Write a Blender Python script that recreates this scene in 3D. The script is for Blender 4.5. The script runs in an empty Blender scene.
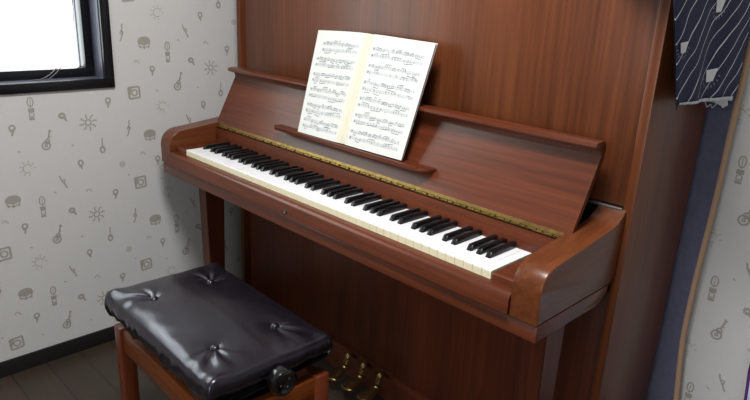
import bpy, bmesh, math, random
from mathutils import Vector, Matrix, Euler
random.seed(7)
sc = bpy.context.scene
COL = sc.collection
V = Vector

# ------------------------------------------------------------------ materials
def srgb(r, g, b):
    f = lambda c: (c/255/12.92) if c/255 <= .04045 else ((c/255+.055)/1.055)**2.4
    return (f(r), f(g), f(b), 1)

def mat(name, col, rough=.5, metal=0., coat=0., spec=.5, bump=0., bscale=200., var=0., vscale=8., sheen=0.):
    m = bpy.data.materials.new(name); m.use_nodes = True
    nt = m.node_tree; b = nt.nodes['Principled BSDF']
    b.inputs['Base Color'].default_value = col
    b.inputs['Roughness'].default_value = rough
    b.inputs['Metallic'].default_value = metal
    b.inputs['Coat Weight'].default_value = coat
    b.inputs['Coat Roughness'].default_value = .12
    b.inputs['Specular IOR Level'].default_value = spec
    b.inputs['Sheen Weight'].default_value = sheen
    tc = nt.nodes.new('ShaderNodeTexCoord')
    if var:
        n = nt.nodes.new('ShaderNodeTexNoise'); n.inputs['Scale'].default_value = vscale
        n.inputs['Detail'].default_value = 5
        mr = nt.nodes.new('ShaderNodeMapRange'); mr.inputs[3].default_value = 1-var; mr.inputs[4].default_value = 1+var
        mx = nt.nodes.new('ShaderNodeVectorMath'); mx.operation = 'SCALE'
        mx.inputs[0].default_value = col[:3]
        nt.links.new(tc.outputs['Object'], n.inputs['Vector']); nt.links.new(n.outputs['Fac'], mr.inputs[0])
        nt.links.new(mr.outputs[0], mx.inputs['Scale']); nt.links.new(mx.outputs[0], b.inputs['Base Color'])
    if bump:
        n = nt.nodes.new('ShaderNodeTexNoise'); n.inputs['Scale'].default_value = bscale; n.inputs['Detail'].default_value = 4
        bp = nt.nodes.new('ShaderNodeBump'); bp.inputs['Strength'].default_value = bump; bp.inputs['Distance'].default_value = .002
        nt.links.new(tc.outputs['Object'], n.inputs['Vector']); nt.links.new(n.outputs['Fac'], bp.inputs['Height'])
        nt.links.new(bp.outputs[0], b.inputs['Normal'])
    return m

def wood(name, dark, light, axis, rough=.38, coat=.12, fine=90., band=9.):
    """stripy mahogany veneer, the grain runs along axis"""
    m = bpy.data.materials.new(name); m.use_nodes = True
    nt = m.node_tree; b = nt.nodes['Principled BSDF']; L = nt.links
    tc = nt.nodes.new('ShaderNodeTexCoord')
    def noise(across, along, detail, dist=0.):
        mp = nt.nodes.new('ShaderNodeMapping')
        s = [across]*3; s['xyz'.index(axis)] = along
        mp.inputs['Scale'].default_value = s
        n = nt.nodes.new('ShaderNodeTexNoise'); n.inputs['Scale'].default_value = 1; n.inputs['Detail'].default_value = detail
        n.inputs['Distortion'].default_value = dist
        L.new(tc.outputs['Object'], mp.inputs['Vector']); L.new(mp.outputs[0], n.inputs['Vector']); return n
    a = noise(fine, 3., 5, .2); c = noise(band, .8, 3, .4); d = noise(fine*5, 14., 2)
    m1 = nt.nodes.new('ShaderNodeMath'); m1.operation = 'MULTIPLY_ADD'; m1.inputs[1].default_value = .45
    m2 = nt.nodes.new('ShaderNodeMath'); m2.operation = 'MULTIPLY_ADD'; m2.inputs[1].default_value = .40
    m3 = nt.nodes.new('ShaderNodeMath'); m3.operation = 'MULTIPLY'; m3.inputs[1].default_value = .15
    L.new(d.outputs['Fac'], m3.inputs[0]); L.new(c.outputs['Fac'], m2.inputs[0]); L.new(m3.outputs[0], m2.inputs[2])
    L.new(a.outputs['Fac'], m1.inputs[0]); L.new(m2.outputs[0], m1.inputs[2])
    r = nt.nodes.new('ShaderNodeValToRGB')
    r.color_ramp.elements[0].position = .34; r.color_ramp.elements[0].color = dark
    r.color_ramp.elements[1].position = .66; r.color_ramp.elements[1].color = light
    L.new(m1.outputs[0], r.inputs[0]); L.new(r.outputs[0], b.inputs['Base Color'])
    b.inputs['Roughness'].default_value = rough
    b.inputs['Specular IOR Level'].default_value = .27; b.inputs['Coat Weight'].default_value = coat; b.inputs['Coat Roughness'].default_value = .18
    bp = nt.nodes.new('ShaderNodeBump'); bp.inputs['Strength'].default_value = .06; bp.inputs['Distance'].default_value = .001
    L.new(a.outputs['Fac'], bp.inputs['Height']); L.new(bp.outputs[0], b.inputs['Normal'])
    return m

WD, WL = srgb(66, 32, 16), srgb(110, 60, 33)
W_z = wood('mahogany_vertical', WD, WL, 'z')
W_x = wood('mahogany_lengthwise', srgb(64,29,16), srgb(108,54,32), 'x', .34, .15)
W_y = wood('mahogany_depthwise', srgb(70,35,18), srgb(114,62,33), 'y', .32, .2)
W_dk = wood('mahogany_lower', srgb(60,27,15), srgb(100,48,27), 'z', .42, .1)
W_bench_x = wood('bench_wood_lengthwise', srgb(88,42,16), srgb(142,74,30), 'x', .35, .3)
W_bench_y = wood('bench_wood_depthwise', srgb(88,42,16), srgb(142,74,30), 'y', .35, .3)
W_bench_z = wood('bench_wood_upright', srgb(80,36,20), srgb(128,62,34), 'z', .35, .3)
M_ivory = mat('white_key_plastic', srgb(236,236,240), .16, spec=.6)
M_cream = mat('aged_key_front', srgb(228,221,190), .3)
M_ebony = mat('black_key', srgb(11,11,14), .3, spec=.35)
M_gap = mat('dark_gap', srgb(16,11,9), .8)
M_brass = mat('brass', srgb(132,108,62), .42, 1., var=.6, vscale=70)
M_pedal = mat('tarnished_brass', srgb(168,140,92), .3, 1., var=.3, vscale=40)
M_steel = mat('dull_steel', srgb(120,116,112), .35, 1.)
M_black = mat('black_metal', srgb(16,16,18), .35, spec=.5)
M_knob = mat('black_bakelite', srgb(14,14,16), .18, coat=.5)
M_vinyl = mat('black_vinyl', srgb(20,17,24), .27, spec=.7, coat=.15, bump=.12, bscale=260)
M_vinyl.node_tree.nodes['Principled BSDF'].inputs['Specular Tint'].default_value = (.86,.84,1,1)
M_button = mat('glossy_button', srgb(12,12,14), .1, coat=.6)
M_paper = mat('cream_paper', srgb(214,215,211), .8, spec=.2)
M_gutter = mat('yellowed_gutter_paper', srgb(216,212,194), .8, spec=.2)
M_ink = mat('printed_notation', srgb(126,130,142), .8)
M_stave = mat('printed_stave', srgb(168,176,190), .8)
M_wall = mat('wallpaper', srgb(202,202,201), .85, bump=.35, bscale=420, var=.02, vscale=3)
M_motif = mat('wallpaper_print', srgb(158,154,147), .85)
M_motif2 = mat('wallpaper_print_faint', srgb(176,173,166), .85)
M_plain = mat('plain_wall', srgb(150,142,134), .9, bump=.2, bscale=300)
M_ceil = mat('ceiling_board', srgb(222,220,214), .9, bump=.2, bscale=150)
M_base = mat('black_baseboard', srgb(24,23,24), .5)
M_frame = mat('black_window_metal', srgb(17,18,24), .32, .2)
M_navy = mat('navy_frame_face', srgb(84,84,98), .32, .3)
M_felt = mat('blue_carpet', srgb(84,84,108), .95, bump=1., bscale=260, var=.32, vscale=60, sheen=.5)
M_bind = mat('beige_binding', srgb(178,146,120), .85, bump=.5, bscale=300)
M_lining = mat('white_lining', srgb(196,198,206), .8, bump=.4, bscale=120)
M_cord = mat('clear_cord', srgb(96,88,92), .5)
M_bag = mat('pale_blue_cloth', srgb(206,214,238), .8)
M_pipe = mat('purple_piping', srgb(84,40,112), .6)
M_lamp = mat('lamp_housing', srgb(230,230,228), .4)

# floor: dull brown boards
def floor_mat():
    m = bpy.data.materials.new('brown_board_floor'); m.use_nodes = True
    nt = m.node_tree; b = nt.nodes['Principled BSDF']; L = nt.links
    tc = nt.nodes.new('ShaderNodeTexCoord')
    br = nt.nodes.new('ShaderNodeTexBrick'); br.inputs['Scale'].default_value = 1
    br.inputs['Color1'].default_value = srgb(74,62,52); br.inputs['Color2'].default_value = srgb(64,54,45)
    br.inputs['Mortar'].default_value = srgb(36,31,28); br.inputs['Mortar Size'].default_value = .002
    br.inputs['Brick Width'].default_value = .9; br.inputs['Row Height'].default_value = .11
    mp = nt.nodes.new('ShaderNodeMapping'); mp.inputs['Scale'].default_value = (3, 60, 1)
    n = nt.nodes.new('ShaderNodeTexNoise'); n.inputs['Scale'].default_value = 1; n.inputs['Detail'].default_value = 6
    mx = nt.nodes.new('ShaderNodeMix'); mx.data_type = 'RGBA'; mx.blend_type = 'MULTIPLY'; mx.inputs[0].default_value = .5
    L.new(tc.outputs['Object'], br.inputs['Vector']); L.new(tc.outputs['Object'], mp.inputs['Vector'])
    L.new(mp.outputs[0], n.inputs['Vector']); L.new(br.outputs['Color'], mx.inputs[6]); L.new(n.outputs['Color'], mx.inputs[7])
    L.new(mx.outputs[2], b.inputs['Base Color']); b.inputs['Roughness'].default_value = .38
    return m
M_floor = floor_mat()

def glass_mat():
    m = bpy.data.materials.new('window_glass'); m.use_nodes = True
    nt = m.node_tree; nt.nodes.clear()
    o = nt.nodes.new('ShaderNodeOutputMaterial'); t = nt.nodes.new('ShaderNodeBsdfTransparent')
    g = nt.nodes.new('ShaderNodeBsdfGlossy'); g.inputs['Roughness'].default_value = .02
    mx = nt.nodes.new('ShaderNodeMixShader'); mx.inputs[0].default_value = .06
    t.inputs[0].default_value = (.97,.99,.97,1)
    nt.links.new(t.outputs[0], mx.inputs[1]); nt.links.new(g.outputs[0], mx.inputs[2]); nt.links.new(mx.outputs[0], o.inputs[0])
    return m
M_glass = glass_mat()

# navy cloth with wavering white pinstripes, laid out on the cloth's own UVs (metres)
def stripe_mat(name, ca, sa, period, base, w=.035):
    m = bpy.data.materials.new(name); m.use_nodes = True
    nt = m.node_tree; b = nt.nodes['Principled BSDF']; L = nt.links
    uv = nt.nodes.new('ShaderNodeUVMap'); uv.uv_map = 'uv'
    dot = nt.nodes.new('ShaderNodeVectorMath'); dot.operation = 'DOT_PRODUCT'; dot.inputs[1].default_value = (ca, sa, 0)
    n = nt.nodes.new('ShaderNodeTexNoise'); n.inputs['Scale'].default_value = 9; n.inputs['Detail'].default_value = 1
    L.new(uv.outputs[0], dot.inputs[0]); L.new(uv.outputs[0], n.inputs['Vector'])
    ma = nt.nodes.new('ShaderNodeMath'); ma.operation = 'MULTIPLY_ADD'; ma.inputs[1].default_value = .055
    L.new(n.outputs['Fac'], ma.inputs[0]); L.new(dot.outputs['Value'], ma.inputs[2])
    dv = nt.nodes.new('ShaderNodeMath'); dv.operation = 'DIVIDE'; dv.inputs[1].default_value = period
    fr = nt.nodes.new('ShaderNodeMath'); fr.operation = 'FRACT'
    lt = nt.nodes.new('ShaderNodeMath'); lt.operation = 'LESS_THAN'; lt.inputs[1].default_value = w
    L.new(ma.outputs[0], dv.inputs[0]); L.new(dv.outputs[0], fr.inputs[0]); L.new(fr.outputs[0], lt.inputs[0])
    mx = nt.nodes.new('ShaderNodeMix'); mx.data_type = 'RGBA'
    mx.inputs[6].default_value = base; mx.inputs[7].default_value = srgb(215,218,228)
    L.new(lt.outputs[0], mx.inputs[0]); L.new(mx.outputs[2], b.inputs['Base Color'])
    b.inputs['Roughness'].default_value = .85; b.inputs['Specular IOR Level'].default_value = .2
    return m

# ------------------------------------------------------------------ helpers
def box(bm, x0, x1, y0, y1, z0, z1, bev=0., seg=2, mi=0):
    vs = [bm.verts.new((x, y, z)) for x in (x0, x1) for y in (y0, y1) for z in (z0, z1)]
    F = [(0,1,3,2), (4,6,7,5), (0,4,5,1), (2,3,7,6), (0,2,6,4), (1,5,7,3)]
    fs = [bm.faces.new([vs[i] for i in f]) for f in F]
    for f in fs: f.material_index = mi
    if bev > 0:
        es = list({e for f in fs for e in f.edges})
        r = bmesh.ops.bevel(bm, geom=es, offset=bev, segments=seg, profile=.5, affect='EDGES')
        for f in r['faces']: f.material_index = mi

def prism(bm, pts, a0, a1, axis='x', bev=0., seg=2, mi=0):
    """pts: closed outline in the plane across axis"""
    def P(p, a):
        return {'x': (a, p[0], p[1]), 'y': (p[0], a, p[1]), 'z': (p[0], p[1], a)}[axis]
    A = [bm.verts.new(P(p, a0)) for p in pts]; B = [bm.verts.new(P(p, a1)) for p in pts]
    n = len(pts); fs = [bm.faces.new(A), bm.faces.new(B[::-1])]
    for i in range(n): fs.append(bm.faces.new([A[i], B[i], B[(i+1) % n], A[(i+1) % n]]))
    for f in fs: f.material_index = mi
    if bev > 0:
        es = list(set(list(fs[0].edges) + list(fs[1].edges)))
        r = bmesh.ops.bevel(bm, geom=es, offset=bev, segments=seg, profile=.5, affect='EDGES')
        for f in r['faces']: f.material_index = mi

def tube(bm, pts, r, n=10, cap=True, mi=0):
    pts = [V(p) for p in pts]; rings = []
    rr = r if hasattr(r, '__len__') else [r]*len(pts)
    up = V((0, 0, 1))
    for i, p in enumerate(pts):
        t = (pts[min(i+1, len(pts)-1)] - pts[max(i-1, 0)]).normalized()
        u = up if abs(t.dot(up)) < .95 else V((0, 1, 0))
        a = t.cross(u).normalized(); b = t.cross(a).normalized()
        e = rr[i] if hasattr(rr[i], '__len__') else (rr[i], rr[i])
        rings.append([bm.verts.new(p + a*e[0]*math.cos(2*math.pi*k/n) + b*e[1]*math.sin(2*math.pi*k/n)) for k in range(n)])
    for A, B in zip(rings, rings[1:]):
        for k in range(n): bm.faces.new([A[k], A[(k+1) % n], B[(k+1) % n], B[k]]).material_index = mi
    if cap:
        bm.faces.new(rings[0]); bm.faces.new(rings[-1][::-1])

def lathe(bm, prof, M, n=24):
    rings = []
    for (r, h) in prof:
        if r < 1e-6: rings.append([bm.verts.new(M @ V((0, 0, h)))])
        else: rings.append([bm.verts.new(M @ V((r*math.cos(2*math.pi*k/n), r*math.sin(2*math.pi*k/n), h))) for k in range(n)])
    for A, B in zip(rings, rings[1:]):
        for k in range(n):
            a = [A[k % len(A)], A[(k+1) % len(A)]] if len(A) > 1 else [A[0]]
            b = [B[(k+1) % len(B)], B[k % len(B)]] if len(B) > 1 else [B[0]]
            if len(a)+len(b) > 2: bm.faces.new(a + b)

def obj(name, bm, mats, parent=None, origin=None, smooth=True, angle=40):
    if origin is not None: bmesh.ops.translate(bm, vec=-V(origin), verts=bm.verts)
    bmesh.ops.recalc_face_normals(bm, faces=bm.faces)
    me = bpy.data.meshes.new(name); bm.to_mesh(me); bm.free()
    if not isinstance(mats, (list, tuple)): mats = [mats]
    for m in mats: me.materials.append(m)
    if smooth:
        me.polygons.foreach_set('use_smooth', [True]*len(me.polygons))
        me.set_sharp_from_angle(angle=math.radians(angle))
    o = bpy.data.objects.new(name, me); COL.objects.link(o)
    if origin is not None: o.location = origin
    if parent is not None: o.parent = parent
    return o

def thing(name, loc, label, cat, group=None):
    o = bpy.data.objects.new(name, None); COL.objects.link(o); o.location = loc; o.empty_display_size = .05
    o['label'] = label; o['category'] = cat
    if group: o['group'] = group
    return o

def tag(o, label, cat, group=None):
    o['label'] = label; o['category'] = cat
    if group: o['group'] = group
    return o

def structure(name, bm, mats, **k):
    o = obj(name, bm, mats, **k); o['kind'] = 'structure'; return o

# ------------------------------------------------------------------ wallpaper print
def circ(cx, cy, r, n=10, a0=0, a1=360, ry=None):
    ry = ry or r
    return [(cx+r*math.cos(math.radians(a0+(a1-a0)*i/n)), cy+ry*math.sin(math.radians(a0+(a1-a0)*i/n))) for i in range(n+1)]
MOT = {}   # name -> list of (kind, points, width) in cm; 's' stroke, 'f' fill, faint names end in _
MOT['sun'] = [('s', circ(0,0,.85,10), .28)] + [('s', [(1.2*math.cos(a), 1.2*math.sin(a)), (2.0*math.cos(a+.1), 2.0*math.sin(a+.1)), (2.5*math.cos(a-.05), 2.5*math.sin(a-.05))], .24) for a in [k*math.pi/4+.2 for k in range(8)]]
MOT['sunfaint_'] = [('s', circ(0,0,1.2,12,20,300), .22)] + [('s', [(1.6*math.cos(a), 1.6*math.sin(a)), (2.2*math.cos(a), 2.2*math.sin(a))], .2) for a in [k*math.pi/4.5 for k in range(8)]]
MOT['drum'] = [('f', circ(0,.5,2.0,16,ry=1.3), 0), ('s', [(-1.6,-.6),(-1.2,-1.6)], .3), ('s', [(0,-.7),(0,-1.9)], .3), ('s', [(1.6,-.6),(1.4,-1.7)], .3), ('s', [(-1.9,.3),(-1.4,-1.1),(0,-1.5),(1.4,-1.1),(1.9,.3)], .25)]
MOT['guitar'] = [('s', circ(-.4,-1.3,1.1,12), .35), ('s', circ(-.4,-1.3,.35,8), .25), ('s', circ(0,-.1,.6,8), .3), ('s', [(.1,.3),(.6,1.7),(.9,2.9)], .3), ('s', [(.6,3.0),(1.3,2.7)], .35), ('s', [(.5,1.2),(1.0,1.0)], .2)]
MOT['clarinet'] = [('s', circ(0,2.0,.75,10,ry=1.3), .25), ('f', [(-.8,.3),(.8,.3),(.8,-.7),(0,-1.1),(-.8,-.7)], 0), ('s', [(-.5,-1),(-.6,-2.0),(.6,-2.0),(.5,-1)], .22), ('s', [(-.7,-2.6),(.7,-2.6)], .5), ('s', [(0,2.8),(0,.5)], .15)]
MOT['square'] = [('s', [(-1.8,1.6),(1.6,1.8),(1.8,-1.5),(-1.5,-1.8),(-1.8,1.6)], .45), ('s', circ(.1,0,.9,10), .35), ('f', [(-1.6,1.5),(-.6,1.5),(-1.4,-1.4)], 0)]
MOT['violin'] = [('s', circ(0,-1.0,.65,10,ry=.95), .4), ('s', [(0,0),(.1,2.6)], .28), ('s', [(-.5,-.4),(.5,-.5)], .3)]
MOT['harp'] = [('s', [(-1,2.2),(-.6,.8),(.2,-.4),(.9,-1.8)], .3), ('s', [(-.6,.8),(.4,.9),(.2,-.4)], .25), ('s', [(-.2,.3),(.7,-1.5)], .3)]
MOT['horn'] = [('s', circ(-.2,.4,.75,9,ry=.6), .55), ('s', [(.3,-.1),(1.0,-1.3)], .35), ('s', [(-.1,-.2),(.9,-.5)], .35)]
MOT['hornb'] = [('s', circ(0,.7,.7,9), .4), ('s', [(-.6,.2),(0,-.6),(-.2,-1.5)], .38), ('s', [(.5,.2),(0,-.6)], .3)]
MOT['treble'] = [('s', [(.6,2.4),(.1,1.9),(.4,1.1),(-.2,.4),(.4,-.2),(0,-1.2),(-.3,-2.2),(-.7,-2.4)], .28), ('s', circ(.1,-.1,.5,8), .22)]
MOT['mask'] = [('s', circ(0,.4,.65,9,ry=.8), .4), ('s', [(-.5,-.6),(.4,-.7)], .4), ('s', [(0,-.5),(.2,-1.4)], .3)]
MOT['circle_'] = [('s', circ(0,0,.75,10), .3), ('s', circ(0,0,.25,6), .25)]
MOT['swirl_'] = [('s', circ(0,0,.5,8,0,220), .28), ('s', [(.4,.2),(1.0,-.4)], .28)]
MOT['dot_'] = [('s', [(-.3,.2),(.3,-.2)], .35)]
CELL = [('sun',.225,.965),('drum',-.025,1.054),('guitar',.094,.922),('clarinet',.058,1.020),('square',-.071,.898),
        ('sunfaint_',.028,.847),('violin',.264,.885),('harp',.130,.787),('horn',.148,.989),('hornb',-.001,.964),
        ('hornb',-.162,.873),('treble',-.100,1.086),('mask',.189,.837),('circle_',-.131,.970),('swirl_',-.057,.995),
        ('swirl_',.206,1.048),('dot_',.10,1.06),('dot_',.17,.90),('dot_',.01,.90),('dot_',-.11,.93)]
CELL = [(n_, u_+.010, .966+(v_-.965)*1.06) for n_, u_, v_ in CELL]
TA, TB = (0., .3173), (.4575, .1564)
def print_paper(bm, P, u0, u1, v0, v1, du=0., holes=(), dv=0.):
    """P(u,v) -> 3D point a hair in front of the wall"""
    cnt = 0
    for i in range(-9, 12):
        for j in range(-12, 14):
            for nm, mu, mv in CELL:
                u = mu + i*TB[0] + du; v = mv + i*TB[1] + j*TA[1] + dv
                if not (u0+.025 < u < u1-.025 and v0+.03 < v < v1-.03): continue
                if any(a-.03 < u < b+.03 and c-.03 < v < d+.03 for a, b, c, d in holes): continue
                mi = 2 if nm.endswith('_') else 1
                lay = [0]
                for kd, pts, w in MOT[nm]:
                    q = [(u+x*.0112, v+y*.0112) for x, y in pts]
                    if kd == 'f':
                        lay[0] += 1; bm.faces.new([bm.verts.new(P(*a, lay[0]*4e-5)) for a in (q[:-1] if q[0] == q[-1] or len(q) > 12 else q)]).material_index = mi
                    else:
                        for a, b in zip(q, q[1:]):
                            dx, dy = b[0]-a[0], b[1]-a[1]; l = math.hypot(dx, dy) or 1
                            nx, ny = -dy/l*w*.0072, dx/l*w*.0072
                            lay[0] += 1
                            bm.faces.new([bm.verts.new(P(*c, lay[0]*4e-5)) for c in ((a[0]+nx,a[1]+ny),(b[0]+nx,b[1]+ny),(b[0]-nx,b[1]-ny),(a[0]-nx,a[1]-ny))]).material_index = mi

# ------------------------------------------------------------------ the room
XL, XR, YB, YF, H = -.841, 2.9, .684, -3.1, 2.42
WY0, WY1, WZ0, WZ1 = -1.35, -.155, .944, 1.95       # window opening in the left wall
b = bmesh.new()
box(b, XL-.16, XL, YF, WY0, 0, H); box(b, XL-.16, XL, WY1, YB+.16, 0, H)
box(b, XL-.16, XL, WY0, WY1, 0, WZ0); box(b, XL-.16, XL, WY0, WY1, WZ1, H)
print_paper(b, lambda u, v, o=0: (XL+.0003+o, u, v), -2.2, YB, .05, H, 0, [(WY0-.03, WY1+.03, WZ0-.03, WZ1+.03)])
structure('wall_left', b, [M_wall, M_motif, M_motif2], smooth=False)
b = bmesh.new(); box(b, XL, XR+.16, YB, YB+.16, 0, H)
print_paper(b, lambda u, v, o=0: (u, YB-.0003-o, v), XL, XR, .05, H, .772, (), -.1384)
structure('wall_back', b, [M_wall, M_motif, M_motif2], smooth=False)
b = bmesh.new(); box(b, XR, XR+.16, YF, YB, 0, H); structure('wall_right', b, M_plain, smooth=False)
VX0, VX1, VZ0, VZ1 = .7, 2.5, .85, 2.05  # opening for the added fill window
b = bmesh.new()
box(b, XL-.16, VX0, YF-.16, YF, 0, H); box(b, VX1, XR+.16, YF-.16, YF, 0, H)
box(b, VX0, VX1, YF-.16, YF, 0, VZ0); box(b, VX0, VX1, YF-.16, YF, VZ1, H); structure('wall_front', b, M_plain, smooth=False)
b = bmesh.new()
for (x0, x1, z0, z1) in ((VX0,VX1,VZ0,VZ0+.05),(VX0,VX1,VZ1-.05,VZ1),(VX0,VX0+.05,VZ0+.05,VZ1-.05),(VX1-.05,VX1,VZ0+.05,VZ1-.05),((VX0+VX1)/2-.03,(VX0+VX1)/2+.03,VZ0+.05,VZ1-.05)):
    box(b, x0, x1, YF-.10, YF-.05, z0, z1, .002)
structure('fill_window', b, M_frame)  # unseen window, added behind the camera for soft fill light
b = bmesh.new(); box(b, XL-.16, XR+.16, YF-.16, YB+.16, -.1, 0); structure('floor', b, M_floor, smooth=False)
b = bmesh.new(); box(b, XL-.16, XR+.16, YF-.16, YB+.16, H, H+.1); structure('ceiling', b, M_ceil, smooth=False)
b = bmesh.new(); box(b, XL, XL+.008, YF, YB-.008, 0, .055, .002); structure('baseboard_left', b, M_base)
b = bmesh.new(); box(b, XL, XR, YB-.008, YB, 0, .055, .002); structure('baseboard_back', b, M_base)

# window: casing on the wall, deep jambs, sash with the pane
w = bpy.data.objects.new('window_1', None); COL.objects.link(w); w.location = (XL, (WY0+WY1)/2, WZ0); w['kind'] = 'structure'
wo = w.location.copy()
def wobj(name, bm, m): return obj(name, bm, m, w, None) if False else _w(name, bm, m)
def _w(name, bm, m):
    bmesh.ops.translate(bm, vec=-wo, verts=bm.verts); return obj(name, bm, m, w)
def ring(bm, x0, x1, y0, y1, z0, z1, t, bev=.0015):
    box(bm, x0, x1, y0, y1, z0, z0+t, bev); box(bm, x0, x1, y0, y1, z1-t, z1, bev)
    box(bm, x0, x1, y0, y0+t, z0+t, z1-t, bev); box(bm, x0, x1, y1-t, y1, z0+t, z1-t, bev)
b = bmesh.new(); ring(b, XL-.005, XL+.009, WY0-.028, WY1+.028, WZ0-.025, WZ1+.028, .030); _w('window_casing', b, M_frame)
b = bmesh.new(); ring(b, XL-.155, XL-.005, WY0, WY1, WZ0, WZ1, .004, 0); _w('window_jamb', b, M_navy)
b = bmesh.new(); ring(b, XL-.115, XL-.070, WY0+.002, WY1-.002, WZ0+.002, WZ1-.004, .030); _w('window_frame', b, M_frame)
b = bmesh.new(); ring(b, XL-.138, XL-.117, WY0+.010, WY1-.006, WZ0+.000, WZ1-.010, .027); _w('window_sash', b, M_navy)
b = bmesh.new(); box(b, XL-.132, XL-.128, WY0+.042, WY1-.042, WZ0+.034, WZ1-.042); _w('window_pane', b, M_glass)

# cord dangling in front of the window
b = bmesh.new()
c1 = [(-.885,-.233,1.60),(-.885,-.233,1.30),(-.885,-.234,1.20),(-.885,-.240,1.10),(-.885,-.252,1.045),(-.885,-.275,1.0),(-.882,-.308,.966),(-.878,-.345,.951),(-.876,-.42,.9475),(-.875,-.55,.9475)]
def smooth_pts(p, k=4):
    out = []
    for i in range(len(p)-1):
        a, b_, c, d = [V(p[max(0, min(len(p)-1, j))]) for j in (i-1, i, i+1, i+2)]
        for s in range(k):
            t = s/k
            out.append(.5*((2*b_)+(-a+c)*t+(2*a-5*b_+4*c-d)*t*t+(-a+3*b_-3*c+d)*t**3))
    out.append(V(p[-1])); return out
tube(b, smooth_pts(c1), .0014, 6)
c2 = [(x+.003, y+.014*(1 if z > 1 else .6)+.0, z-(.004 if z > .94 else 0)) for x, y, z in c1]
tube(b, smooth_pts(c2), .0011, 6)
tag(obj('window_cord', b, M_cord, origin=(-.86,-.3,.94)), 'thin translucent looped cord hanging down the bright window onto its black sill', 'cord')

# ------------------------------------------------------------------ the piano
XO, YC, YK = .755, .294, .62          # case half width, front of the case, back of the case
PZ = 1.36
pi = thing('upright_piano', (0, .3, 0), 'brown mahogany upright piano with open keyboard lid, standing against the papered wall', 'piano')
po = V((0, .3, 0))
def part(name, bm, m, parent=pi, origin=None, **k):
    """bm in world coordinates; the part's own origin sits at `origin`"""
    base = po if parent is pi else parent['_o']
    o_ = V(origin) if origin is not None else None
    if o_ is None:
        xs = [v.co for v in bm.verts]
        o_ = V(((min(c.x for c in xs)+max(c.x for c in xs))/2, (min(c.y for c in xs)+max(c.y for c in xs))/2, min(c.z for c in xs)))
    bmesh.ops.translate(bm, vec=-o_, verts=bm.verts)
    o = obj(name, bm, m, parent, **k); o.location = o_ - V(base); ORG[o] = o_
    return o
ORG = {}
def sub(name, bm, m, parent, **k):
    xs = [v.co for v in bm.verts]
    o_ = V(((min(c.x for c in xs)+max(c.x for c in xs))/2, (min(c.y for c in xs)+max(c.y for c in xs))/2, min(c.z for c in xs)))
    bmesh.ops.translate(bm, vec=-o_, verts=bm.verts)
    o = obj(name, bm, m, parent, **k); o.location = o_ - ORG[parent]; ORG[o] = o_
    return o

# case
for s in (-1, 1):
    b = bmesh.new(); x0, x1 = sorted((s*(XO-.022), s*XO)); box(b, x0, x1, YC, YK, 0, PZ-.022, .002); part('case_side', b, W_z)
b = bmesh.new(); box(b, -XO-.012, XO+.012, YC-.006, YK+.005, PZ-.022, PZ, .004); part('top_lid', b, W_x)
b = bmesh.new(); box(b, -XO+.042, XO-.022, YC+.008, YC+.030, .841, PZ-.022, .002); part('upper_panel', b, W_z)
b = bmesh.new(); box(b, -XO+.042, XO-.022, YK-.03, YK-.004, 0, PZ-.022); part('back_board', b, W_dk)
b = bmesh.new(); box(b, -XO+.042, XO-.022, YC-.004, YC+.006, .832, .841, .002); part('panel_trim', b, M_steel)
b = bmesh.new(); box(b, -XO+.042, XO-.022, YC+.016, YC+.036, .098, .632, .002); part('lower_panel', b, W_dk)
b = bmesh.new(); box(b, -XO+.042, XO-.022, YC, YC+.03, 0.0, .098, .003); part('bottom_rail', b, W_x)
# keybed: slab whose ends show below the arms
b = bmesh.new(); prism(b, [(-.021,.634),(-.021,.664),(-.016,.670),(YC-.022,.670),(YC-.030,.650),(YC-.055,.638),(YC-.08,.634)], -.741, .741, 'x', .002); part('keybed', b, W_x)
# arms
def arm_outline():
    p = [(-.025,.672),(-.025,.736)]
    for k in range(1, 8):
        a = math.radians(180-90*k/8); p.append((.022+.047*math.cos(a), .736+.047*math.sin(a)))
    p += [(.022,.784),(.09,.791),(.17,.800),(.235,.808)]
    for k in range(1, 6): p.append((.235+.058*k/5, .809+.028*(k/5)**2))
    p += [(YC-.0005,.700),(YC-.006,.684),(YC-.020,.672)]
    return p
for s in (-1, 1):
    b = bmesh.new(); x0, x1 = sorted((s*.678, s*.742)); prism(b, arm_outline(), x0, x1, 'x', .0035, 3); part('arm', b, W_y)
# key slip and its lock
b = bmesh.new(); prism(b, [(-.029,.672),(-.029,.706),(-.025,.713),(-.018,.716),(.004,.716),(.004,.672)], -.677, .677, 'x', 0); sl = part('key_slip', b, W_x)
b = bmesh.new(); lathe(b, [(0,.0),(.006,.0),(.006,.0025),(.0035,.003),(.0015,.001),(0,.001)], Matrix.Translation((-.035,-.029,.686)) @ Matrix.Rotation(math.pi/2, 4, 'X')); k_ = sub('lock', b, M_steel, sl)
k_['label'] = 'small dull metal keyhole plate'
# key blocks
for s in (-1, 1):
    b = bmesh.new(); x0, x1 = sorted((s*.6155, s*.6775)); box(b, x0, x1, -.004, .153, .672, .7335, .004, 3); part('key_block', b, W_x)
# fixed sloping board behind the keys (name board)
b = bmesh.new(); prism(b, [(.1485,.730),(.1475,.742),(.1545,.780),(.172,.784),(.19,.74),(.19,.70),(.155,.70)], -.677, .677, 'x', 0); part('name_board', b, W_x)
b = bmesh.new(); box(b, -.677, .677, .004, .290, .6705, .680); part('key_frame', b, M_gap)

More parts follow.
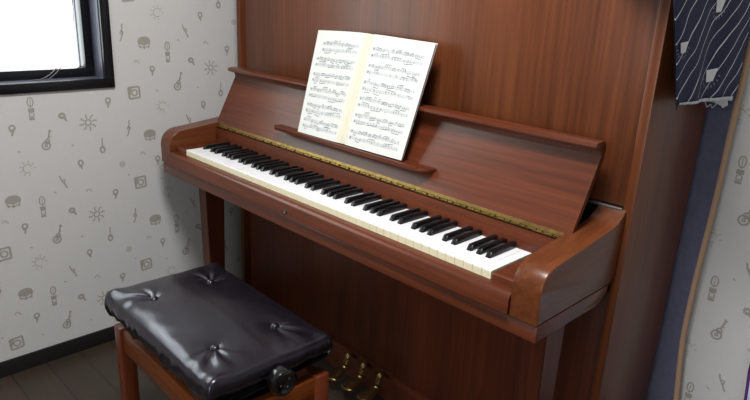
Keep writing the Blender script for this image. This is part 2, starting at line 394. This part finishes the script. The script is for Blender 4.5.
# keys
ZK = .7343; KW = 1.2252/52
def white_key():
    b = bmesh.new(); w_ = KW-.0009
    box(b, 0, w_, -.0005, .1490, .712, ZK-.003, 0, mi=1)
    prism(b, [(0,ZK-.0032),(0,ZK-.0008),(.0008,ZK),(.149,ZK),(.149,ZK-.0032)], 0.0, w_, 'x', .0003, 1, mi=0)
    return b
bmk = white_key(); me_w = None
for i in range(52):
    x = -.6126 + i*KW + .00045
    if me_w is None:
        o = part('white_key', bmk, [M_ivory, M_cream], origin=(x, 0, ZK)); 
        # re-centre mesh so that x offset is carried by the object
        me_w = o.data; proto_x = x
        for v in me_w.vertices: v.co.x += x - 0 if False else 0
        me_w.transform(Matrix.Translation((x, 0, 0)))
    else:
        c = o.copy(); COL.objects.link(c); c.parent = pi; c.location = (x - po.x, -po.y, ZK)
blk = bmesh.new()
prism(blk, [(-.001,.0),(.005,.0110),(.009,.0130),(.0985,.0130),(.0985,0)], -.0062, .0062, 'x', .0014, 2)
for v in blk.verts:
    if v.co.z < .003: v.co.x *= 1.12
me_b = None
for i in range(51):
    nt_ = 'ABCDEFG'[i % 7]
    if nt_ in 'BE': continue
    off = {'A': .001, 'C': -.0016, 'D': .0016, 'F': -.002, 'G': 0}[nt_]
    x = -.6126 + (i+1)*KW + off
    if me_b is None:
        ob_ = part('black_key', blk, M_ebony, origin=(0, 0, 0)); ob_.location = (x-po.x, .050-po.y, ZK); me_b = 1
    else:
        c = ob_.copy(); COL.objects.link(c); c.parent = pi; c.location = (x-po.x, .050-po.y, ZK)

# open keyboard lid: board leaning back, a lip folded forward along its top
lid_pts = [(.160,.794),(.168,.792),(.178,.795),(.258,.945),(.262,.965),(.258,.980),(.248,.986),(.218,.985),(.2125,.982),(.211,.977),(.213,.973),(.220,.971),(.240,.967),(.2445,.958),(.2440,.950)]
b = bmesh.new(); prism(b, lid_pts, -.690, .690, 'x', .002, 2); lid = part('keyboard_lid', b, W_x, angle=30)
# brass piano hinge along the bottom of the lid
b = bmesh.new()
box(b, -.676, .676, .1535, .161, .7835, .7850)
prism(b, [(.1555,.7850),(.1605,.7965),(.1625,.7960),(.1575,.7845)], -.676, .676, 'x')
n = 66; L_ = 1.352/n
for i in range(n):
    x0 = -.676+i*L_
    tube(b, [(x0+.0006,.1545,.7875),(x0+L_*(.62 if i % 2 else .9),.1545,.7875)], .0032, 8)
for i in range(n):
    if i % 3 == 0:
        lathe(b, [(0,.0012),(.0018,.0009),(.0022,0)], Matrix.Translation((-.676+(i+.5)*L_,.1580,.7905)) @ Matrix.Rotation(math.radians(65), 4, 'X'), 8)
sub('brass_hinge', b, M_brass, lid)['label'] = 'long brass hinge'
# folding music desk strip on the lid
b = bmesh.new()
prism(b, [(-.345,.186),(-.335,.156),(-.315,.139),(.255,.139),(.275,.143),(.292,.160),(.298,.186)], .8400, .8475, 'z', .0015)
prism(b, [(-.332,.152),(-.315,.1385),(.255,.1385),(.272,.1425),(.272,.1465),(.255,.1425),(-.315,.1425),(-.330,.156)], .844, .8525, 'z', .001)
sub('music_desk', b, W_x, lid)['label'] = 'narrow music ledge'

# legs under the keybed
for s in (-1, 1):
    b = bmesh.new()
    xa, xb = s*.655, s*.706
    def q(x, y, z): return b.verts.new((x, y, z))
    top = [q(xa,.088,.634), q(xb,.088,.634), q(xb,.166,.634), q(xa,.166,.634)]
    bot = [q(xa,.102,.10), q(xb,.102,.10), q(xb,.156,.10), q(xa,.156,.10)]
    b.faces.new(top); b.faces.new(bot)
    for i in range(4): b.faces.new([top[i], top[(i+1)%4], bot[(i+1)%4], bot[i]])
    bmesh.ops.bevel(b, geom=list(b.edges), offset=.002, segments=2, affect='EDGES')
    box(b, min(xa,xb)-.006, max(xa,xb)+.002, .03, YC+.0, 0.0, .10, .006, 2)
    part('leg', b, W_dk)

# pedals
for x in (-.075, 0, .075):
    b = bmesh.new()
    pts = smooth_pts([(x,.293,.088),(x,.276,.108),(x,.262,.110),(x,.255,.095),(x,.250,.073),(x,.238,.064),(x,.215,.060),(x,.192,.058),(x,.178,.056)], 3)
    rr = []
    for k, p in enumerate(pts):
        t = k/(len(pts)-1)
        wv = .009 if t < .5 else .009+.016*min(1, (t-.5)/.35)
        if t > .93: wv *= .75
        if k == len(pts)-1: wv *= .6
        rr.append((wv, .0065 if t < .5 else .005))
    tube(b, pts, rr, 12); part('pedal', b, M_pedal)

# ------------------------------------------------------------------ open music book
bk = thing('music_book', (0, .165, .8485), 'open book of sheet music with cream pages, leaning on the piano lid', 'book')
bo = V((0, .165, .8485))
BL, BG, BR = V((-.217,.153,.8510)), V((-.019,.160,.8505)), V((.208,.153,.8535))
TL, TG, TR = V((-.245,.250,1.142)), V((-.018,.254,1.147)), V((.213,.250,1.142))
def page_pt(side, u, v, off=0.):
    """u 0 at gutter, 1 at outer edge; v 0 bottom, 1 top"""
    B0, B1, T0, T1 = (BG, BL, TG, TL) if side < 0 else (BG, BR, TG, TR)
    p = (B0*(1-u)+B1*u)*(1-v) + (T0*(1-u)+T1*u)*v
    # pages swell near the gutter
    bulge = .013*math.sin(math.pi*min(1, u**.55))*(1 if side < 0 else .75)
    n = V((0, -.97, .25))
    return p + n*(bulge + off)
def page_block(side, th):
    b = bmesh.new(); NU, NV = 20, 4
    f = [[b.verts.new(page_pt(side, i/NU, j/NV)) for j in range(NV+1)] for i in range(NU+1)]
    g = [[b.verts.new(page_pt(side, i/NU*(1-.012), j/NV, -th*(.35+.65*min(1, i/NU*6)))) for j in range(NV+1)] for i in range(NU+1)]
    for i in range(NU):
        for j in range(NV):
            b.faces.new([f[i][j], f[i+1][j], f[i+1][j+1], f[i][j+1]]).material_index = 1 if i < 2 - (side > 0) else 0
            b.faces.new([g[i][j], g[i][j+1], g[i+1][j+1], g[i+1][j]])
    for i in range(NU):
        b.faces.new([f[i][0], g[i][0], g[i+1][0], f[i+1][0]]); b.faces.new([f[i][NV], f[i+1][NV], g[i+1][NV], g[i][NV]])
    for j in range(NV):
        b.faces.new([f[0][j], f[0][j+1], g[0][j+1], g[0][j]]); b.faces.new([f[NU][j], g[NU][j], g[NU][j+1], f[NU][j+1]])
    # ---- notation
    W, Hh = .215, .30
    def quad(pts, mi, off=.0004):
        try:
            fc = b.faces.new([b.verts.new(page_pt(side, max(.001, p[0]), p[1], off)) for p in pts]); fc.material_index = mi
        except ValueError: pass
    def X(x): return (x if side > 0 else 1-x)      # x from the left edge of the page
    rnd = random.Random(5 if side < 0 else 9)
    x0, x1 = (.10, .86) if side < 0 else (.11, .90)
    for s_ in range(6):
        yc = .875 - s_*.148
        indent = .08 if s_ == 0 and side < 0 else 0
        for half in (0, 1):
            ys = yc - half*.058
            lx0 = x0+indent
            for k in range(5):
                y = ys + (k-2)*.0062
                for m_ in range(8):
                    a, c = lx0+(x1-lx0)*m_/8, lx0+(x1-lx0)*(m_+1)/8
                    quad([(X(a), y-.0007), (X(c), y-.0007), (X(c), y+.0007), (X(a), y+.0007)], 3)
            nb = 4
            for m_ in range(nb+1):
                a = lx0+(x1-lx0)*m_/nb; quad([(X(a-.002), ys-.0125), (X(a+.002), ys-.0125), (X(a+.002), ys+.0125), (X(a-.002), ys+.0125)], 2, .0006)
            # clef
            a = lx0+.018
            for t in range(6):
                an = t*1.05; quad([(X(a+.011*math.cos(an)), ys+.011*math.sin(an)), (X(a+.011*math.cos(an+1)), ys+.011*math.sin(an+1)), (X(a+.005*math.cos(an+1)), ys+.005*math.sin(an+1)), (X(a+.005*math.cos(an)), ys+.005*math.sin(an))], 2, .0006)
            x = lx0+.06
            while x < x1-.03:
                k = rnd.choice((1, 2, 4, 4, 3)); sp = rnd.uniform(.022, .030) if half == 0 else rnd.uniform(.034, .05)
                y0 = ys + rnd.uniform(-.012, .012); dy = rnd.uniform(-.004, .004); up = rnd.choice((1, -1))
                if rnd.random() < .15 and half: x += sp*1.5; continue
                xe = x
                for q_ in range(k):
                    if x > x1-.015: break
                    y = y0+dy*q_; hw, hh = .0068, .0036
                    quad([(X(x-hw), y), (X(x), y-hh), (X(x+hw), y), (X(x), y+hh)], 2, .0007)
                    sx = x + (hw*.9 if up > 0 else -hw*.9)
                    quad([(X(sx-.0014), y), (X(sx+.0014), y), (X(sx+.0014), y+up*.022), (X(sx-.0014), y+up*.022)], 2, .0006)
                    if rnd.random() < .3:
                        quad([(X(x-hw), y+.011), (X(x), y+.008), (X(x+hw), y+.011), (X(x), y+.014)], 2, .0007)
                    xe = x; x += sp
                if k > 1:
                    sx0 = (xe-(k-1)*sp); o_ = (.006 if up > 0 else -.006)
                    ya, yb = y0+up*.022, y0+dy*(k-1)+up*.022
                    quad([(X(sx0+o_), ya-.0022), (X(xe+o_), yb-.0022), (X(xe+o_), yb+.0022), (X(sx0+o_), ya+.0022)], 2, .0007)
                x += sp*.7
    return b
for side, th in ((-1, .004), (1, .007)):
    b = page_block(side, th); bmesh.ops.translate(b, vec=-bo, verts=b.verts)
    me = bpy.data.meshes.new('page'); 
    b.normal_update(); b.to_mesh(me); b.free()
    for m in (M_paper, M_gutter, M_ink, M_stave): me.materials.append(m)
    o = bpy.data.objects.new('page', me); COL.objects.link(o); o.parent = bk
# loose leaves behind the right page and soft cover
for k in range(2):
    b = bmesh.new()
    P4 = [BG+V((0,.010+.002*k,0)), BR+V((-.004-.004*k,.0105+.003*k,0)), TR+V((-.002-.002*k,.009+.002*k,0)), TG+V((0,.009,0))]
    A = [b.verts.new(p-bo) for p in P4]; B = [b.verts.new(p-bo+V((0,.0008,0))) for p in P4]
    b.faces.new(A); b.faces.new(B[::-1])
    for i in range(4): b.faces.new([A[i], B[i], B[(i+1)%4], A[(i+1)%4]])
    obj('leaf', b, M_paper, bk, smooth=False)

# ------------------------------------------------------------------ bench
SX0, SX1, SY0, SY1, SZ = -.286, .261, -.435, -.108, .480
CX, CY = (SX0+SX1)/2, (SY0+SY1)/2
bn = thing('piano_bench', (CX, CY, 0), 'adjustable wooden piano bench with tufted black vinyl seat, in front of the keyboard', 'bench')
no = V((CX, CY, 0))
def bpart(name, bm, m, **k):
    xs = [v.co for v in bm.verts]
    o_ = V(((min(c.x for c in xs)+max(c.x for c in xs))/2, (min(c.y for c in xs)+max(c.y for c in xs))/2, min(c.z for c in xs)))
    bmesh.ops.translate(bm, vec=-o_, verts=bm.verts)
    o = obj(name, bm, m, bn, **k); o.location = o_-no; ORG[o] = o_; return o
FX0, FX1, FY0, FY1, FZ = -.284, .259, -.419, -.112, .374
for (x, y) in ((FX0, FY0), (FX1-.04, FY0), (FX0, FY1-.04), (FX1-.04, FY1-.04)):
    b = bmesh.new(); box(b, x, x+.04, y, y+.04, 0, FZ, .003, 2); bpart('leg', b, W_bench_z)
for y in (FY0+.006, FY1-.032):
    b = bmesh.new(); box(b, FX0+.0402, FX1-.0402, y, y+.026, FZ-.068, FZ-.004, .002); bpart('rail', b, W_bench_x)
for x in (FX0+.006, FX1-.032):
    b = bmesh.new(); box(b, x, x+.026, FY0+.0402, FY1-.0402, FZ-.068, FZ-.004, .002); bpart('rail', b, W_bench_y)
# lifting mechanism
b = bmesh.new()
for x in (FX0+.06, FX1-.075):
    box(b, x, x+.014, FY0+.04, FY1-.045, .402, .408); box(b, x, x+.014, FY0+.05, FY1-.055, FZ-.03, FZ-.022)
    tube(b, [(x+.007, FY0+.06, FZ-.024), (x+.007, CY, .405)], .005, 8); tube(b, [(x+.007, FY1-.06, FZ-.024), (x+.007, CY, .405)], .005, 8)
for y in (FY0+.07, FY1-.09): tube(b, [(FX0+.06, y, .405), (FX1-.06, y, .405)], .004, 8)
box(b, SX0+.03, SX1-.03, SY0+.03, SY1-.03, .409, .420)
bpart('lift_frame', b, M_black)
b = bmesh.new(); tube(b, [(FX1-.07, -.268, .415), (.267, -.268, .415)], .006, 10); bpart('knob_shaft', b, M_steel)
# knob
b = bmesh.new()
prof = [(0,0),(.027,0),(.032,.003),(.0335,.006),(.0335,.026),(.031,.031),(.024,.033),(.022,.0315),(0,.0315)]
KM = Matrix.Translation((.266,-.268,.430)) @ Matrix.Rotation(math.pi/2, 4, 'Y')
lathe(b, prof, KM, 40)
for v in b.verts:   # grip flutes on the rim
    d = V((0, v.co.y+.268, v.co.z-.430)); r = d.length
    if r > .032 and .2675 < v.co.x < .295:
        a = math.atan2(d.z, d.y); k = 1-.03*(1 if int((a+10)/(2*math.pi/20)) % 2 else 0)
        v.co.y = -.268+d.y*k; v.co.z = .430+d.z*k
kn = bpart('height_knob', b, M_knob); kn['label'] = 'round black height knob'
b = bmesh.new(); 
for a in (.7, 3.3, 5.2): lathe(b, [(0,.0012),(.002,.0008),(.0026,0)], Matrix.Translation((.2975,-.268+.013*math.cos(a),.430+.013*math.sin(a))) @ Matrix.Rotation(math.pi/2, 4, 'Y'), 10)
sub('screw', b, M_steel, kn)
# seat cushion
BUT = [(CX-.155, CY-.081), (CX+.155, CY-.081), (CX-.155, CY+.081), (CX+.155, CY+.081)]
def seat_top(x, y):
    ex = min(x-SX0, SX1-x); ey = min(y-SY0, SY1-y); e = min(ex, ey)
    h = SZ - .006 + .024*(1-math.exp(-max(ex,0)/.09))*(1-math.exp(-max(ey,0)/.08))
    for bx, by in BUT:
        dx, dy = x-bx, y-by; d = math.hypot(dx, dy)
        h -= .004*math.exp(-(d/.014)**2) + .006*math.exp(-(d/.045)**2)
        cx = SX0 if bx < CX else SX1; cy = SY0 if by < CY else SY1
        ang = math.atan2(dy, dx); ca = math.atan2(cy-by, cx-bx)
        da = (ang-ca+math.pi) % (2*math.pi)-math.pi
        # folds radiating from the button to the nearest corner and edges
        fo = math.exp(-(da/.95)**2)*math.exp(-max(0, d-.02)/.075)*min(1, d/.02)
        h += .0036*fo*math.cos(da*8.5+.6*math.sin(d*60)+bx*30)
    h += .0007*math.sin(x*23+y*31)*math.sin(y*37-x*12) + .0005*math.sin(x*41-y*70+2*math.sin(x*15))*math.exp(-max(0,e-.01)/.05)
    for q, rad, dp in ((y-SY0, .028, .015), (x-SX0, .012, .007), (SX1-x, .012, .007), (SY1-y, .014, .008)):
        if q < rad: h -= dp*(1-math.sqrt(max(0, 1-((rad-q)/rad)**2)))
    h += .006*math.exp(-((ex-.015)**2+(ey-.015)**2)/.025**2)
    return h
b = bmesh.new(); NX, NY = 150, 96
def sx(i): return SX0+(SX1-SX0)*(.5-.5*math.cos(math.pi*(.04+.92*i/NX))-.0039*0) if False else SX0+(SX1-SX0)*i/NX
G = [[b.verts.new((sx(i), SY0+(SY1-SY0)*j/NY, seat_top(sx(i), SY0+(SY1-SY0)*j/NY))) for j in range(NY+1)] for i in range(NX+1)]
for i in range(NX):
    for j in range(NY): b.faces.new([G[i][j], G[i+1][j], G[i+1][j+1], G[i][j+1]])
loop = [(i, 0) for i in range(NX)] + [(NX, j) for j in range(NY)] + [(i, NY) for i in range(NX, 0, -1)] + [(0, j) for j in range(NY, 0, -1)]
prev = [G[i][j] for i, j in loop]; nl = len(loop)
# skirt: gathered folds hanging below the cushion edge, deepest on the long front side
S_ = 7; tops = [v.co.copy() for v in prev]
for s in range(1, S_+1):
    t = s/S_; ringv = []
    for k, (i, j) in enumerate(loop):
        p = tops[k]; nx = -1 if i == 0 else (1 if i == NX else 0); ny = -1 if j == 0 else (1 if j == NY else 0)
        nn = V((nx, ny, 0)).normalized()
        arc = k/nl*1.73
        fold = math.sin(arc*150+2*math.sin(arc*37))*.5+math.sin(arc*83+1.3)*.5
        front = 1 if (j == 0 or i == 0) else .25
        depth = .043 + .005*front + (.010*front)*(.5+.5*math.sin(arc*61))
        out = .004*math.sin(math.pi*min(1, t*1.2)) + front*.0055*1.2*fold*t - .012*t*t
        ringv.append(b.verts.new((p.x+nn.x*out, p.y+nn.y*out, p.z-.002-depth*t)))
    for k in range(nl): b.faces.new([prev[k], ringv[k], ringv[(k+1) % nl], prev[(k+1) % nl]])
    prev = ringv
b.faces.new(prev)
seat = bpart('seat', b, M_vinyl, angle=70)
for bx, by in BUT:
    b = bmesh.new(); z = seat_top(bx, by)
    lathe(b, [(0,.0085),(.005,.0078),(.0085,.0055),(.0105,.0015),(.0100,-.003)], Matrix.Translation((bx, by, z)), 20)
    sub('button', b, M_button, seat)

bn.rotation_euler.z = math.radians(-1.5)
# ------------------------------------------------------------------ navy striped cloth hanging off the piano's right end
M_str = stripe_mat('navy_pinstripe', .7071, -.7071, .040, srgb(44,50,76), .065)
M_str2 = stripe_mat('black_pinstripe', -.28, .96, .050, srgb(20,21,28), .06)
def cloth(name_mesh_fn, NU, NV, uvf, th=.0012):
    b = bmesh.new(); uvl = b.loops.layers.uv.new('uv')
    g = [[b.verts.new(name_mesh_fn(i/NU, j/NV)) for j in range(NV+1)] for i in range(NU+1)]
    for i in range(NU):
        for j in range(NV):
            f = b.faces.new([g[i][j], g[i+1][j], g[i+1][j+1], g[i][j+1]])
            for l, (a, c) in zip(f.loops, ((i,j),(i+1,j),(i+1,j+1),(i,j+1))): l[uvl].uv = uvf(a/NU, c/NV)
    return b
ct = thing('striped_cloth', (.79, .38, 1.06), 'navy cloth with wavy white pinstripes draped over the right end of the piano', 'cloth')
co = V((.79, .38, 1.06))
ZT = PZ+.004
def cl_y(u, z):
    y0 = .160 + max(0, 1.270-z)*.55
    return y0+(.600-y0)*u
def cl_pos(u, t):
    """t 0..1 runs: over the top of the piano, round the edge, down to the hem"""
    z_hem = 1.080-.011*u
    if t < .3:
        x = .52+(.772-.52)*t/.3; z = ZT+.002*math.sin(u*9); y = .31+.29*u
        yy = cl_y(u, ZT); k = t/.3; y = y*(1-k)+yy*k
        return V((x, y, z))
    k = (t-.3)/.7; z = ZT*(1-k)+z_hem*k
    x = .772+.038*min(1, k*8) + .006*math.sin(u*8+.5)*min(1,k*2) + .003*math.sin(u*17+k*3)*k
    return V((x, cl_y(u, z), z))
b = cloth(cl_pos, 40, 40, lambda u, t: (cl_y(u, cl_pos(u, t).z)+(0 if t >= .3 else 0), cl_pos(u, t).z if t >= .3 else ZT+(.3-t)))
bmesh.ops.translate(b, vec=-co, verts=b.verts)
o = obj('main_panel', b, M_str, ct); md = o.modifiers.new('t', 'SOLIDIFY'); md.thickness = .0016
# side fold at the back with stripes lying flatter
def f2(u, t):
    z = ZT+.001-(ZT-1.085)*t; return V((.790-.004*math.sin(u*6), .575+.066*u, z+.004*u))
b = cloth(f2, 12, 16, lambda u, t: (.55+.1*u, f2(u, t).z)); bmesh.ops.translate(b, vec=-co, verts=b.verts)
o = obj('rear_fold', b, M_str2, ct); md = o.modifiers.new('t', 'SOLIDIFY'); md.thickness = .0016; o['label'] = 'darker fold with flatter stripes'
# black sheet turned in at the front, standing in for the gap's shade
def f3(u, t):
    z = ZT-.004-(ZT-1.070)*t; y0 = cl_y(0, z); return V((.808-.046*u, y0+.006+.16*u, z+.03*u*t))
b = cloth(f3, 8, 16, lambda u, t: (u, t)); bmesh.ops.translate(b, vec=-co, verts=b.verts)
o = obj('shade_sheet', b, mat('gap_shade_black', srgb(14,14,18), .8), ct); o.modifiers.new('t', 'SOLIDIFY').thickness = .001; o['label'] = 'black sheet standing in for the shade behind the cloth'
# white hem tape and loose flap of inner cloth
b = bmesh.new()
P_ = lambda u, dz, dx=.0015: cl_pos(u, 1.0)+V((dx, 0, dz))
for i in range(20):
    u0, u1 = .03+.9*i/20, .03+.9*(i+1)/20; hh = lambda u: -.002-.006*u
    vs = [b.verts.new(P_(u0, .002)-co), b.verts.new(P_(u1, .002)-co), b.verts.new(P_(u1, hh(u1))-co), b.verts.new(P_(u0, hh(u0))-co)]
    b.faces.new(vs)
o = obj('hem_tape', b, M_lining, ct); o.modifiers.new('t', 'SOLIDIFY').thickness = .0008
b = bmesh.new()
fl = [(.800,.475,1.072),(.800,.53,1.073),(.798,.60,1.073),(.798,.638,1.076),(.800,.630,1.066),(.803,.60,1.050),(.805,.575,1.043),(.804,.53,1.056)]
c_ = b.verts.new(V((.807,.56,1.064))-co); vs = [b.verts.new(V(p)-co) for p in fl]
for i in range(len(vs)): b.faces.new([c_, vs[i], vs[(i+1)%len(vs)]])
bmesh.ops.subdivide_edges(b, edges=b.edges, cuts=2, use_grid_fill=True)
for v in b.verts: v.co.x += .003*math.sin(v.co.y*130+v.co.z*90)
o = obj('lining_flap', b, M_lining, ct); o.modifiers.new('t', 'SOLIDIFY').thickness = .0008; o['label'] = 'whitish loose flap of inner cloth'
b = bmesh.new()
tube(b, [p-co for p in smooth_pts([(.812,.42,1.073),(.814,.432,1.060),(.814,.45,1.064),(.814,.466,1.056),(.812,.49,1.060),(.810,.495,1.072)], 5)], .0007, 5)
obj('loose_thread', b, M_lining, ct)
# printed emblems: a white tumbler above a curved line of lettering
def emblem(y, z, s=1.0):
    b = bmesh.new()
    def at(dy, dz):
        yy, zz = y+dy, z+dz
        k = min(1, max(0, (ZT-zz)/(ZT-1.075)))
        y0 = cl_y(0, zz); y1 = cl_y(1, zz); u = min(1, max(0, (yy-y0)/(y1-y0)))
        p = cl_pos(u, .3+.7*k); return V((p.x+.0022, yy, zz))-co
    b.faces.new([b.verts.new(at(*q)) for q in ((-.032*s,.010*s),(.032*s,.014*s),(.020*s,-.020*s),(-.016*s,-.022*s))])
    for k in range(9):
        a = math.radians(200+140*k/8+4); r0, r1 = .036*s, .045*s
        cy, cz = .0, .004*s
        for (da, q0, q1) in ((0, r0, r1),):
            A = a+da
            pts = [(cy+1.15*q0*math.cos(A-.03), cz+q0*math.sin(A-.03)), (cy+1.15*q1*math.cos(A-.03), cz+q1*math.sin(A-.03)), (cy+1.15*q1*math.cos(A+.03), cz+q1*math.sin(A+.03)), (cy+1.15*q0*math.cos(A+.03), cz+q0*math.sin(A+.03))]
            b.faces.new([b.verts.new(at(*p)) for p in pts]).material_index = 1
    e = obj('emblem', b, [mat('emblem_white', srgb(225,226,232), .8), mat('emblem_grey', srgb(150,154,170), .8)], ct, smooth=False); e['label'] = 'small white printed tumbler emblem'
emblem(.440, 1.128, .8); emblem(.405, 1.268, .8); emblem(.232, 1.190, .6)

def mat_x(z): return .811 + .003*math.sin(z*9) + (.034*((.42-z)/.42)**1.2 if z < .42 else 0) + max(0, z-.95)*.03
# ------------------------------------------------------------------ blue carpet mat behind the piano, bound in beige
def mat_x_old(z):    # right edge, wavering and flaring near the floor
    return .797 + .003*math.sin(z*9) + (.030*((.42-z)/.42)**1.2 if z < .42 else 0) + max(0, z-.95)*.06
mt = thing('carpet_mat', (.2, .653, 0), 'blue carpet mat with beige binding, hung between the piano back and the wall', 'mat')
mo = V((.2, .653, 0))
b = bmesh.new(); N = 60
rows = []
for k in range(N+1):
    z = .002+1.28*k/N; xr = mat_x(z)-.010
    rows.append([b.verts.new(V(p)-mo) for p in ((-.70,.644,z),(xr,.644,z),(xr,.662,z),(-.70,.662,z))])
for A, B in zip(rows, rows[1:]):
    for i in range(4): b.faces.new([A[i], A[(i+1)%4], B[(i+1)%4], B[i]])
b.faces.new(rows[0]); b.faces.new(rows[-1][::-1])
obj('pile', b, M_felt, mt)
b = bmesh.new()
for k in range(N): pass
tube(b, [V((mat_x(.004+1.278*k/N)-.006, .653, .004+1.278*k/N))-mo for k in range(N+1)], (.0075), 12)
for v in b.verts: v.co.y = max(-.0108, min(.0108, v.co.y*1.35))
obj('binding', b, M_bind, mt)['label'] = 'beige edge binding'

# ------------------------------------------------------------------ pale cushion at the foot of the wall (just its corner is in view)
cu = thing('cushion', (1.230,.585,0), 'pale blue cushion with purple piping, against the wallpaper in the lower right corner', 'cushion')
uo = V((1.230,.585,0))
def cush(u, v, side):
    x = (u-.5)*.50*(1-.06*math.sin(math.pi*v)); z = .232+(v-.5)*.46*(1-.06*math.sin(math.pi*u))
    t = .045*(math.sin(math.pi*u)*math.sin(math.pi*v))**.5
    return V((x, -t*side, z))
b = bmesh.new(); N = 20
for side in (1, -1):
    g = [[b.verts.new(cush(i/N, j/N, side)) for j in range(N+1)] for i in range(N+1)]
    for i in range(N):
        for j in range(N): b.faces.new([g[i][j], g[i+1][j], g[i+1][j+1], g[i][j+1]])
bmesh.ops.remove_doubles(b, verts=b.verts, dist=.0005)
cc = obj('cover', b, M_bag, cu)
b = bmesh.new()
lp = [cush(i/N, 0, 1) for i in range(N)]+[cush(1, j/N, 1) for j in range(N)]+[cush(1-i/N, 1, 1) for i in range(N)]+[cush(0, 1-j/N, 1) for j in range(N+1)]
tube(b, lp, .004, 8); obj('piping', b, M_pipe, cu)['label'] = 'purple piping'

# ------------------------------------------------------------------ ceiling lamp, daylight, camera
LX, LY = .58, -.58
lt = thing('ceiling_lamp', (LX, LY, H-.09), 'round white ceiling lamp', 'lamp')
b = bmesh.new(); lathe(b, [(0,.09),(.30,.09),(.30,.05),(.29,.045),(.27,.05),(.27,.07),(0,.07)], Matrix.Identity(4), 40); obj('lamp_housing', b, M_lamp, lt)
def area(name, loc, rot, size, power, col, shape='DISK', sy=None):
    d = bpy.data.lights.new(name, 'AREA'); d.shape = shape; d.size = size; d.energy = power; d.color = col
    if sy: d.size_y = sy
    o = bpy.data.objects.new(name, d); COL.objects.link(o); o.location = loc; o.rotation_euler = rot; return o
area('lamp_light', (LX, LY, H-.06), (0, 0, 0), .50, 42, (1, .97, .95))

wd = bpy.data.worlds.new('World'); sc.world = wd; wd.use_nodes = True
bg = wd.node_tree.nodes['Background']; bg.inputs[0].default_value = (.93, .98, 1.0, 1); bg.inputs[1].default_value = 5.5
p = area('window_portal', (XL-.16, (WY0+WY1)/2, (WZ0+WZ1)/2), (0, math.radians(-90), 0), WZ1-WZ0, 1, (1, 1, 1), 'RECTANGLE', WY1-WY0)
p.data.cycles.is_portal = True
p = area('fill_window_portal', ((VX0+VX1)/2, YF-.14, (VZ0+VZ1)/2), (math.radians(90), 0, 0), VX1-VX0, 1, (1, 1, 1), 'RECTANGLE', VZ1-VZ0)  # portal of the added fill window
p.data.cycles.is_portal = True

cam = bpy.data.cameras.new('cam'); cam.sensor_width = 36; cam.lens = 637.56/750*36; cam.clip_start = .01
co_ = bpy.data.objects.new('Camera', cam); COL.objects.link(co_); sc.camera = co_
yaw, pit, rol = .77923, .31509, .04858
cy, sy, cp, sp = math.cos(yaw), math.sin(yaw), math.cos(pit), math.sin(pit)
f = V((-sy*cp, cy*cp, -sp)); r = V((cy, sy, 0)); u = r.cross(f)
r2 = math.cos(rol)*r+math.sin(rol)*u; u2 = -math.sin(rol)*r+math.cos(rol)*u
M = Matrix((r2, u2, -f)).transposed().to_4x4(); M.translation = V((1.2711, -1.0108, 1.25786)); co_.matrix_world = M

sc.view_settings.view_transform = 'Standard'; sc.view_settings.look = 'None'
sc.view_settings.exposure = 0.0; sc.view_settings.gamma = 1.0; sc.view_settings.use_curve_mapping = False
sc.cycles.max_bounces = 8
